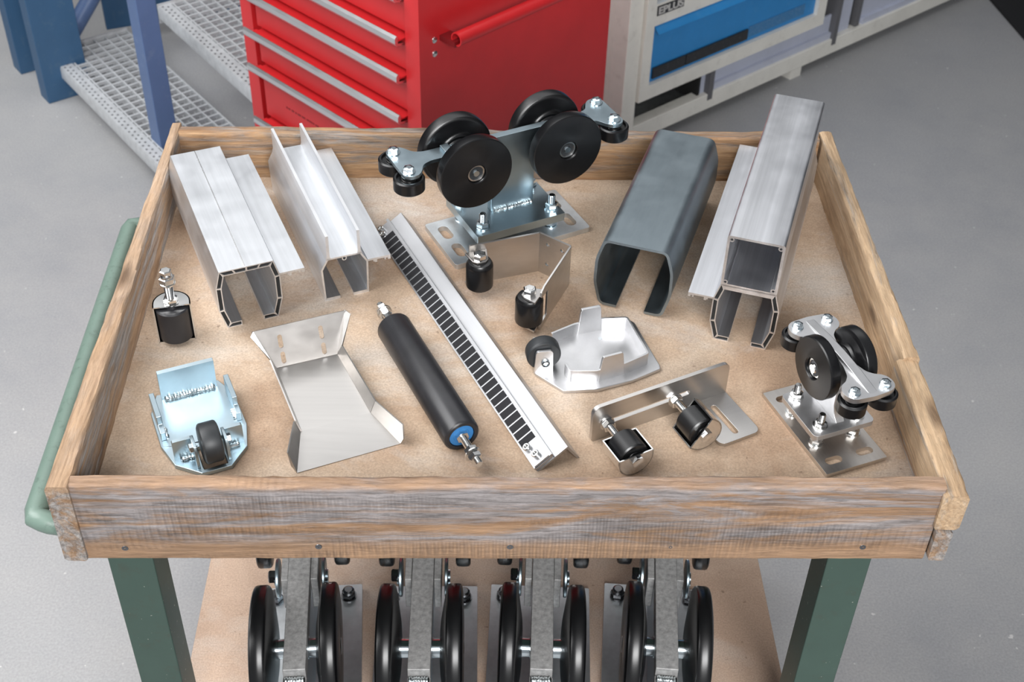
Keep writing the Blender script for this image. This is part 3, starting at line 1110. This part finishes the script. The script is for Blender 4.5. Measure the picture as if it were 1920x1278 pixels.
# slotted back panel: plane through a, b, e, f
va, vb, ve, vf = [Vector(V[k]) - Vector((ox, oy, 0)) for k in 'abef']
ux = (vb - va).normalized()
nz = ux.cross((ve + vf) / 2 - (va + vb) / 2).normalized()
uy = nz.cross(ux)
mt = Matrix((ux, uy, nz)).transposed().to_4x4()
mt.translation = va
inv = mt.inverted()
q = [inv @ v for v in (va, vb, vf, ve)]
hgt = q[2].y
Lx = q[1].x
sl = []
for x in (Lx * .15, Lx * .79):
    sl += [slot(x, hgt * .12, x, hgt * .30, .0056), slot(x, hgt * .50, x, hgt * .72, .0056)]
part('back_panel', prism(B(), [(v.x, v.y) for v in q], -.0008, .0008, sl, mt), 'stainless', t)
solid(part('side_wall', sheet(('a', 'a2', 'd2', 'd'), [('a', 'a2', 'd2', 'd')]), 'stainless', t), .0016)
solid(part('side_wall', sheet(('b', 'b2', 'c2', 'c'), [('b', 'c', 'c2', 'b2')]), 'stainless', t), .0016)
solid(part('side_wall', sheet(('a', 'a2', 'e2', 'e'), [('a', 'e', 'e2', 'a2')]), 'stainless', t), .0016)
solid(part('side_wall', sheet(('b', 'b2', 'f2', 'f'), [('b', 'b2', 'f2', 'f')]), 'stainless', t), .0016)
solid(part('apron_wing', sheet(('d', 'd2', 'g2', 'g3', 'g'), [('d', 'd2', 'g2', 'g3', 'g')]), 'stainless', t), .0016)
solid(part('apron_wing', sheet(('c', 'c2', 'h2', 'h3', 'h'), [('c', 'h', 'h3', 'h2', 'c2')]), 'stainless', t), .0016)

# ------------------------------------------------------------------ long roller
ax0, ax1 = Vector((-.1405, .3175, 0)), Vector((-.0530, .1245, 0))
d = (ax1 - ax0)
Lr = d.length
t = thing('long_roller', 'long black cylindrical roller lying on its side with threaded ends and blue seals', 'roller', tuple((ax0 + ax1) / 2 + Vector((0, 0, F + .0218))), 0)
t.rotation_euler = (Matrix.Rotation(math.atan2(d.y, d.x), 4, 'Z') @ Matrix.Rotation(pi / 2, 4, 'Y')).to_euler()
r = .0218
h2_ = Lr / 2
part('sleeve', lathe(B(), [(.0150, -h2_ + .0025), (.0155, -h2_), (r - .0025, -h2_), (r - .0008, -h2_ + .0012), (r, -h2_ + .0035), (r, h2_ - .0035), (r - .0008, h2_ - .0012), (r - .0025, h2_), (.0155, h2_), (.0150, h2_ - .0025)], 56), 'black_turned', t)
for s in (-1, 1):
    z = lambda v: s * v
    part('bearing_seal', lathe(B(), [(.005, z(h2_ - .006)), (.005, z(h2_ - .0022)), (.0092, z(h2_ - .0022)), (.0098, z(h2_ - .0016)), (.0146, z(h2_ - .0016)), (.0152, z(h2_ - .004))], 40), 'blue_seal', t)
    bm = B()
    fl_ = Matrix.Identity(4) if s > 0 else RX(180)
    thread(bm, .0046, h2_ - .004, h2_ + .0480, fl_)
    hexa(bm, .0135, h2_ - .002, h2_ + .0035, fl_)
    part('threaded_stud', bm, 'chrome', t)
    bm = B()
    hexa(bm, .0140, h2_ + .0220, h2_ + .0300, fl_, bot=True)
    lathe(bm, [(0, h2_ + .0300), (.0098, h2_ + .0300), (.0098, h2_ + .0318), (0, h2_ + .0318)], 24, fl_)
    hexa(bm, .0140, h2_ + .0322, h2_ + .0405, fl_, bot=True)
    part('nut', bm, 'chrome', t)

# ------------------------------------------------------------------ toothed rack on angle rail
t = thing('toothed_rack', 'long bright aluminium angle rail with a row of black rack teeth', 'gear rack', (.0656, .1063, F), 24.63)
Lk = .4985
leg = [(-.0375, 0), (0, .0245), (.0165, 0)]
n1_ = (Vector(leg[1]) - Vector(leg[0])).normalized()
sec = strip(leg, -.0028)
part('angle_rail', prism(B(), fillet(sec, .0012, 2, True), 0, Lk, (), XZ), 'rail', t)
sl_a = math.atan2(n1_.y, n1_.x)
lm = T((-.0375, 0, 0)) @ Matrix.Rotation(-sl_a, 4, 'Y')     # local x runs up the slope, z is its normal
bm = B()
box(bm, .0, .0245, .001, Lk, .0002, .0030, lm)
box(bm, .0, .0016, .001, Lk, .003, .0066, lm)
box(bm, .0225, .0262, .001, Lk, .003, .0072, lm)
part('rack_carrier', bm, 'rail', t)
bm = B()
box(bm, .0016, .0225, .0008, .034, .0030, .0044, lm)
box(bm, .0016, .0225, .0018, .034, .0052, .0078, lm)
part('clamp_plate', bm, 'rail', t)
tb = B()
box(tb, 0, .0198, 0, .0106, 0, .0036)
bmesh.ops.bevel(tb, geom=[e_ for e_ in tb.edges], offset=.0005, segments=1, affect='EDGES')
tm = mk(tb, 'tooth')
n_t = 35
for i in range(n_t):
    y = .0350 + i * (.4400 / n_t)
    tt = part('tooth', tm, 'tooth', t)
    tt.matrix_local = lm @ T((.0020, y, .0032))
bm = B()
box(bm, .0018, .0222, .0345, .4760, .0030, .0061, lm)
part('tooth_bed', bm, 'rail', t)
sb = B()
lathe(sb, [(0, -.002), (.0048, -.002), (.0048, .0052), (.0040, .0060), (.0026, .0060), (.0024, .0035), (0, .0035)], 24)
sm = mk(sb, 'cap_screw')
for (x, y) in ((.0075, .0275), (.0115, .0120), (.0075, .4790), (.0095, .4900)):
    tt = part('cap_screw', sm, 'chrome', t)
    tt.matrix_local = lm @ T((x, y, .0078 if y < .1 else .0045))

# ------------------------------------------------------------------ cast end cap with wheel
OX, OY = .110, .280
t = thing('end_cap', 'cast aluminium end cap tray with raised rim, two tabs and a black wheel', 'end cap', (OX, OY, F), 0)
L2w = lambda pts: [(a - OX, b - OY) for a, b in pts]
base = L2w([(.0320, .2545), (.0345, .2495), (.0664, .2195), (.1082, .2221), (.1497, .2378), (.1877, .2599), (.1880, .2660), (.1640, .3480), (.1580, .3540), (.1180, .3500), (.0800, .3370), (.0480, .3140), (.0560, .2900), (.0400, .2800)])
part('base_plate', prism(B(), base, 0, .0050), 'cast_alu', t, bevel=.0016)
rim = L2w([(.0690, .2487), (.0745, .2355), (.1079, .2358), (.1425, .2490), (.1735, .2685), (.1530, .3390), (.1206, .3368), (.0847, .3255), (.0550, .3068)])
part('rim_wall', prism(B(), strip(fillet(rim, .004, 3), .0028), .004, .0225), 'cast_alu', t, bevel=.0010)


def wall_tab(p, q, s0, s1, z0, z1, taper):
    a, b = Vector(p) - Vector((OX, OY)), Vector(q) - Vector((OX, OY))
    dd = (b - a).normalized()
    mt_ = T((a.x, a.y, 0)) @ Matrix.Rotation(math.atan2(dd.y, dd.x), 4, 'Z') @ XZ
    return prism(B(), [(s0 - taper, z0), (s1 + taper, z0), (s1 + taper * .25, z1 - .003), (s1, z1), (s0, z1), (s0 - taper * .25, z1 - .003)], -.0002, .0038, (), mt_)


part('tab', wall_tab((.1079, .2358), (.1425, .2490), .0070, .0320, .004, .0415, .0055), 'cast_alu', t, bevel=.0009)
part('tab', wall_tab((.1206, .3368), (.0847, .3255), .0050, .0300, .004, .0440, .0040), 'cast_alu', t, bevel=.0009)
bm = B()
for px, py in ((.1175, .3165), (.1330, .3185)):
    lathe(bm, [(0, .005), (.0028, .005), (.0026, .0054), (0, .0054)], 14, T((px - OX, py - OY, 0)))
part('ejector_mark', bm, 'galv', t)
dx, dy = .0237, .0038
wa = math.degrees(math.atan2(dy, dx))
for k, yy in ((0, 0.0), (1, .0245)):
    mt_ = T((.0328 - OX, .2515 - OY, 0)) @ RZ(wa) @ T((0, yy, 0)) @ XZ
    part('wheel_lug', prism(B(), fillet([(0, .003), (.0235, .003), (.0225, .034), (.0205, .0370), (.0035, .0370), (.0015, .034)], .003, 3, True), 0, .0036, (), mt_), 'cast_alu', t, bevel=.0008)
wc = Matrix.Translation((.0328 - OX, .2515 - OY, 0)) @ RZ(wa)
bm = lathe(B(), [(0, -.0085), (.0195, -.0085), (.0208, -.0072), (.0212, -.0055), (.0212, .0055), (.0208, .0072), (.0195, .0085), (0, .0085)], 56, wc @ T((.0130, .0140, .0240)) @ RX(90))
part('wheel', bm, 'black_matt', t)
bm = lathe(B(), [(0, 0), (.0052, 0), (.0052, .0022), (.0046, .0028), (.0034, .0028), (.0033, .0018), (0, .0018)], 28, wc @ T((.0135, .0000, .0190)) @ RX(90))
part('axle_pin', bm, 'zinc_bolt', t)
bm = lathe(B(), [(.0034, .0017), (.0046, .0031), (.0034, .0031)], 28, wc @ T((.0135, .0000, .0190)) @ RX(90))
part('circlip', bm, 'black', t)


# ------------------------------------------------------------------ the four big trolleys on the shelf below
def big_trolley(label, x, rotz):
    t = thing('heavy_trolley', label, 'gate trolley', (x, .115, .300), rotz, 'four large trolleys on the lower shelf')
    part('base_plate', prism(B(), rrect(-.0745, .0745, -.060, .230, .002), 0, .012), 'galv', t, bevel=.001)
    for sx in (-1, 1):
        for y in (.208, -.02):
            part('lock_nut', lock_nut('lock_nut', .0185, .013, .0120), 'bare_bolt', t, (sx * .0545, y, .012), (0, 0, .4 * sx))
    bar = part('top_bar', box(B(), -.0145, .0145, -.055, .330, .172, .200), 'raw_steel', t, bevel=.001)
    part('web', prism(B(), [(-.045, .012), (.225, .012), (.225, .172), (-.045, .172)], -.0095, .0095, (), YZ), 'zinc', t)
    part('end_plate', prism(B(), [(-.0150, .012), (.0150, .012), (.0150, .184), (-.0150, .184)], -.066, -.055, (), XZ), 'raw_steel', t, bevel=.001)
    part('weld_bead', weld_bead(.027, .0055, int(x * 1000) + 900), 'weld', t, (0, -.062, .187))
    wmesh = ME.setdefault('bigwheel', None)
    if wmesh is None:
        R_ = .0835
        prof = [(.012, .0125), (R_ * .5, .0125), (R_ * .88, .0112), (R_ - .0035, .0100), (R_ - .001, .0085), (R_, .0060), (R_, -.0060), (R_ - .001, -.0085), (R_ - .0035, -.0100), (R_ * .90, -.0112), (R_ * .45, -.0175), (R_ * .30, -.0185), (.012, -.0185), (.012, .0125)]
        wmesh = ME['bigwheel'] = mk(lathe(B(), prof, 72), 'wheel')
        ME['bigpin'] = pin_mesh(.0125, -.042, .0130)
        ME['rearwheel'] = mk(lathe(B(), [(0, .0105), (.026, .0105), (.029, .0088), (.030, .006), (.030, -.006), (.029, -.0088), (.026, -.0105), (0, -.0105)], 48), 'rear_wheel')
        ME['disc'] = mk(lathe(B(), [(0, 0), (.026, 0), (.027, .001), (.027, .0035), (.026, .0045), (.010, .0045), (.010, .0075), (0, .0075)], 40), 'side_disc')
    for s in (-1, 1):
        w = part('wheel', wmesh, 'black', t, (s * .0440, 0, .170), (0, s * pi / 2, 0))
        part('spacer', lathe(B(), [(0, .0095), (.0150, .0095), (.0150, .0150), (.0128, .0155), (.0128, .0300), (0, .0300)], 28, RY(90 * s)), 'zinc_bolt', t, (0, 0, .170))
        part('axle_pin', ME['bigpin'], 'chrome', w)
        part('cheek_plate', box(B(), min(s * .0150, s * .0245), max(s * .0150, s * .0245), .094, .26, .135, .195), 'raw_steel', t, bevel=.001)
        part('side_disc', ME['disc'], 'zinc', t, (s * .0290, .120, .168), (0, s * pi / 2, 0))
        part('rear_wheel', ME['rearwheel'], 'black', t, (s * .0540, .180, .165), (0, pi / 2, 0))
    bm = B()
    hexa(bm, .0165, 0, .0095)
    part('bolt_head', bm, 'bare_bolt', t, (-.0350, .120, .172), (0, -pi / 2, 0))
    bm = lathe(B(), [(0, -.054), (.008, -.054), (.008, .054), (0, .054)], 20, RY(90))
    part('rear_axle', bm, 'chrome', t, (0, .180, .165))
    return t


big_trolley('leftmost of the four big black wheeled trolleys on the shelf under the tray', -.2690, 3.6)
big_trolley('second from the left of the big black wheeled trolleys on the lower shelf', -.1082, 0.0)
big_trolley('third from the left of the big black wheeled trolleys on the lower shelf', .0500, -3.0)
big_trolley('rightmost of the four big black wheeled trolleys on the shelf under the tray', .2128, -5.6)

# ------------------------------------------------------------------ red tool cabinet (drawer face runs to -x, side face to +y of its own frame)
c_ = thing('tool_cabinet', 'red drawer tool cabinet with bright drawer pulls and a tube handle', 'tool cabinet', (-.1475, 1.309, 0), -46)
WC, DC = .589, .552
bm = B()
box(bm, -WC, 0, .020, DC, .06, 1.02)
for (x0, x1) in ((-WC, -WC + .040), (-.040, 0)):
    box(bm, x0, x1, 0, .020, .06, 1.02)
box(bm, -WC + .04, -.04, 0, .020, .06, .075)
box(bm, -WC + .04, -.04, 0, .020, .985, 1.02)
part('cabinet_body', bm, 'red', c_)
zs = [.090, .326, .462, .549, .639, .720, .809, .985]
for z0, z1 in zip(zs, zs[1:]):
    dr = part('drawer', box(B(), -WC + .050, -.042, .004, .020, z0 + .002, z1 - .010), 'red', c_, bevel=.0015)
    bm = B()
    prism(bm, [(.004, z1 - .026), (-.0175, z1 - .022), (-.0215, z1 - .016), (-.0215, z1 - .006), (-.0175, z1 - .001), (-.0140, z1 - .003), (-.0140, z1 - .0175), (.004, z1 - .020)], -WC + .030, -.045, (), YZ)
    part('pull', bm, 'pull', dr)
    bm = B()
    box(bm, -WC + .045, -.044, -.0145, .004, z1 - .0125, z1 - .0095)
    part('pull_lip', bm, 'red', dr)
    if .15 < z0 < .7:
        bm = B()
        rnd = random.Random(int(z0 * 100))
        x = -.46
        while x < -.22:
            wd = rnd.uniform(.004, .012)
            box(bm, x, x + wd, .0034, .0041, z0 + .052, z0 + .056)
            x += wd + rnd.uniform(.002, .006)
        part('faded_print', bm, 'red_print', dr)
# side face is the plane x = 0
bm = lathe(B(), [(.0114, .056), (.0140, .056), (.0140, .53), (.0114, .53), (.0114, .056)], 28, T((.042, 0, .720)) @ RX(-90))
part('push_bar', bm, 'red', c_, label='bare red tube handle on the cabinet side')
bm = B()
box(bm, 0, .042, .052, .080, .704, .715)
part('handle_bracket', bm, 'red_dark', c_)
part('handle_bracket', box(B(), 0, .042, .48, .51, .704, .715), 'red_dark', c_)
for z in (.709, .680):
    bm = lathe(B(), [(0, .0035), (.003, .0033), (.0062, .0012), (.0066, 0), (0, 0)], 18, T((0, .039, z)) @ RY(90))
    part('rivet', bm, 'chrome', c_)
for x in (-WC + .06, -.06):
    for y in (.06, DC - .06):
        bm = lathe(B(), [(0, -.012), (.026, -.012), (.028, -.009), (.028, .009), (.026, .012), (0, .012)], 28, T((x, y, .0282)) @ RX(90))
        box(bm, x - .02, x + .02, y - .018, y + .018, .056, .062)
        part('caster', bm, 'black_matt', c_)

# ------------------------------------------------------------------ white bench with a blue drawer behind
w_ = thing('storage_bench', 'long cream white steel bench with grey kick panels standing behind the red cabinet', 'bench', (.3412, 2.0426, 0), 38.5)
part('corner_post', box(B(), -.004, .045, 0, .055, .030, 1.0), 'white', w_, bevel=.002)
part('side_panel', box(B(), -.004, .02, .055, .60, .030, 1.0), 'white', w_)
part('base_rail', box(B(), .045, 1.9, 0, .035, .030, .079), 'white', w_, bevel=.002)
part('base_plate', box(B(), .02, .340, .035, .52, .050, .056), 'galv', w_)
part('kick_panel', box(B(), .356, .862, .018, .024, .070, .152), 'pale_blue', w_)
part('kick_panel', box(B(), 1.000, 1.9, .018, .024, .070, .62), 'pale_blue', w_)
part('kick_panel', box(B(), .885, .950, .018, .024, .070, .62), 'pale_blue', w_)
part('kick_rib', box(B(), .36, .86, .008, .018, .079, .098), 'pale_blue', w_)
part('kick_rib', box(B(), 1.005, 1.9, .008, .018, .079, .098), 'pale_blue', w_)
for x in (.340, .868, .985):
    part('upright', box(B(), x - .012, x + .006, -.002 if x != .985 else .01, .06, .060, .62 if x > .8 else .152), 'mid_grey', w_)
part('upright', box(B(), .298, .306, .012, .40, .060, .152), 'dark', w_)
part('upright', box(B(), .312, .330, .016, .024, .060, .152), 'pale_blue', w_)
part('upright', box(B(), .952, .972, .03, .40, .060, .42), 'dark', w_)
part('foot', box(B(), .690, .735, .002, .045, 0, .030), 'white', w_)
part('foot', box(B(), .010, .050, .002, .045, 0, .030), 'white', w_)
part('foot', box(B(), 1.6, 1.645, .002, .045, 0, .030), 'white', w_)
part('back_panel', box(B(), .02, 1.9, .56, .57, .05, 1.0), 'pale_blue', w_)
part('bench_top', box(B(), -.02, 1.95, -.02, .62, 1.0, 1.04), 'white', w_)

d_ = thing('drawer_cabinet', 'white framed drawer unit with bright blue drawer front in the white bench', 'drawer unit', (.3412, 2.0426, 0), 38.5)
bm = B()
box(bm, .047, .080, -.008, .012, .153, .99)
box(bm, .748, .786, -.008, .012, .153, .99)
box(bm, .080, .748, -.008, .012, .153, .193)
box(bm, .080, .748, -.008, .012, .362, .422)
box(bm, .049, .784, .012, .50, .153, .165)
box(bm, .049, .060, .012, .50, .165, .99)
box(bm, .774, .784, .012, .50, .165, .99)
part('frame', bm, 'white', d_)
part('frame_lip', box(B(), .0445, .050, -.012, -.007, .352, .99), 'white', d_)
dr = part('drawer', box(B(), .082, .747, .004, .45, .194, .352), 'blue', d_)
bm = B()
prism(bm, [(.004, .3610), (-.006, .3590), (-.022, .3440), (-.022, .3420), (-.004, .3560), (.004, .3575)], .084, .745, (), YZ)
part('pull_lip', bm, 'blue', dr)
for (x0, x1) in ((.098, .2185), (.2215, .4615)):
    lh = part('label_holder', box(B(), x0, x1, -.0015, .004, .2035, .2345), 'label_dark', dr, bevel=.0008)
part('perforated_strip', box(B(), .467, .700, .0025, .0045, .206, .238), 'blue_perf', dr)
for z0, z1 in ((.428, .600), (.606, .790), (.796, .985)):
    part('drawer', box(B(), .082, .747, .004, .45, z0, z1), 'blue', d_)
# maker's badge on the upper frame rail
bd = part('badge', box(B(), .0835, .1780, -.0100, -.007, .3895, .4155), 'label_dark', d_)
cu = bpy.data.curves.new('badge_text', 'FONT')
cu.body = 'EPLUS'
cu.size = .0270
cu.extrude = .0004
cu.offset = .0009
tx = bpy.data.objects.new('badge_text', cu)
COL.objects.link(tx)
me = bpy.data.meshes.new_from_object(tx)
bpy.data.objects.remove(tx)
me.name = 'badge_lettering'
xs = [v.co.x for v in me.vertices]
ys = [v.co.y for v in me.vertices]
for v in me.vertices:
    v.co.x = .0875 + (v.co.x - min(xs)) / (max(xs) - min(xs)) * .0880
    v.co.y = .3925 + (v.co.y - min(ys)) / (max(ys) - min(ys)) * .0200
me.transform(Matrix(((1, 0, 0, 0), (0, 0, -1, -.0104), (0, 1, 0, 0), (0, 0, 0, 1))))
part('lettering', me, 'letter', bd)

# ------------------------------------------------------------------ blue steel stair with galvanised grating treads
s_ = thing('steel_stair', 'blue steel stair with galvanised grating treads standing behind the tray', 'stair', (0, 0, 0))
sd = math.atan2(-.809, .588)


def tread(x, y, z, L_, depth, rot):
    """front left corner at x, y; length runs along rot, depth to its left"""
    tr = bpy.data.objects.new('tread', None)
    COL.objects.link(tr)
    tr.parent = s_
    tr.location = (x, y, z)
    tr.rotation_euler = (0, 0, rot)
    # rounded nosing with punched teeth
    nose = [(0, -.035), (0, -.006), (.003, 0), (.036, 0), (.036, -.003), (.004, -.003), (.003, -.035)]
    bm = prism(B(), nose, 0, L_, (), YZ)
    part('nosing', bm, 'grating', tr)
    bm = B()
    k = 0
    x_ = .012
    while x_ < L_ - .01:
        for j in range(2):
            lathe(bm, [(.0030, .0003), (.0026, .0014), (.0014, .0012), (0, .0002)], 8, T((x_ + j * .008, .010 + j * .012, .0)))
        x_ += .0205
    part('nosing_grip', bm, 'mid_grey', tr, kind='stuff')
    bars = B()
    nb = 7
    box(bars, 0, L_, 0, .0045, -.025, 0)
    bar_m = mk(bars, 'bearing_bar')
    for i in range(nb):
        part('bearing_bar', bar_m, 'grating', tr, (0, .040 + (depth - .046) * i / (nb - 1), -.001))
    cb = B()
    box(cb, -.0032, .0032, .036, depth, -.010, -.0015)
    cm = mk(cb, 'cross_bar')
    n = int(L_ / .030)
    for i in range(n + 1):
        part('cross_bar', cm, 'grating', tr, (L_ * i / n, 0, 0))
    part('end_plate', box(B(), -.004, 0, 0, depth, -.05, .004), 'grating', tr)
    part('end_plate', box(B(), L_, L_ + .004, 0, depth, -.05, .004), 'grating', tr)
    return tr


tread(-1.248, 2.405, .100, .78, .245, radians(-53.8))
tread(-.884, 2.290, .300, .575, .245, radians(-55.0))


def post(x, y, w1, w2, h_, rz, mat):
    o_ = part('post', box(B(), 0, w1, 0, w2, 0, h_), mat, s_, (x, y, 0), (0, 0, radians(rz)), bevel=.002)
    return o_


post(-.835, 1.915, .050, .055, 1.3, 37, 'steel_blue')
post(-1.230, 2.293, .125, .058, 1.2, 36, 'deep_blue')
post(-1.350, 2.456, .125, .058, 1.2, 36, 'deep_blue')
part('side_plate', box(B(), 0, .62, 0, .02, .06, .50), 'deep_blue', s_, (-1.13, 2.62, 0), (0, 0, radians(22)))
bm = lathe(B(), [(0, 0), (.024, 0), (.024, .55), (0, .55)], 20)
o = part('brace', bm, 'steel_blue', s_, (-1.205, 2.44, .10))
o.rotation_euler = Vector((.30, .25, .42)).to_track_quat('Z', 'Y').to_euler()
part('stringer', box(B(), 0, .12, 0, .5, 0, .035), 'steel_blue', s_, (-.735, 2.00, 0), (0, 0, radians(-40)))

mt_o = part('floor_mat', box(B(), 0, 2.2, 0, 1.6, 0, .012), 'mat', None, (1.575, 3.600, 0), (0, 0, radians(-84.4)))
mt_o['label'] = 'black rubber mat on the concrete beyond the white bench'
mt_o['category'] = 'mat'
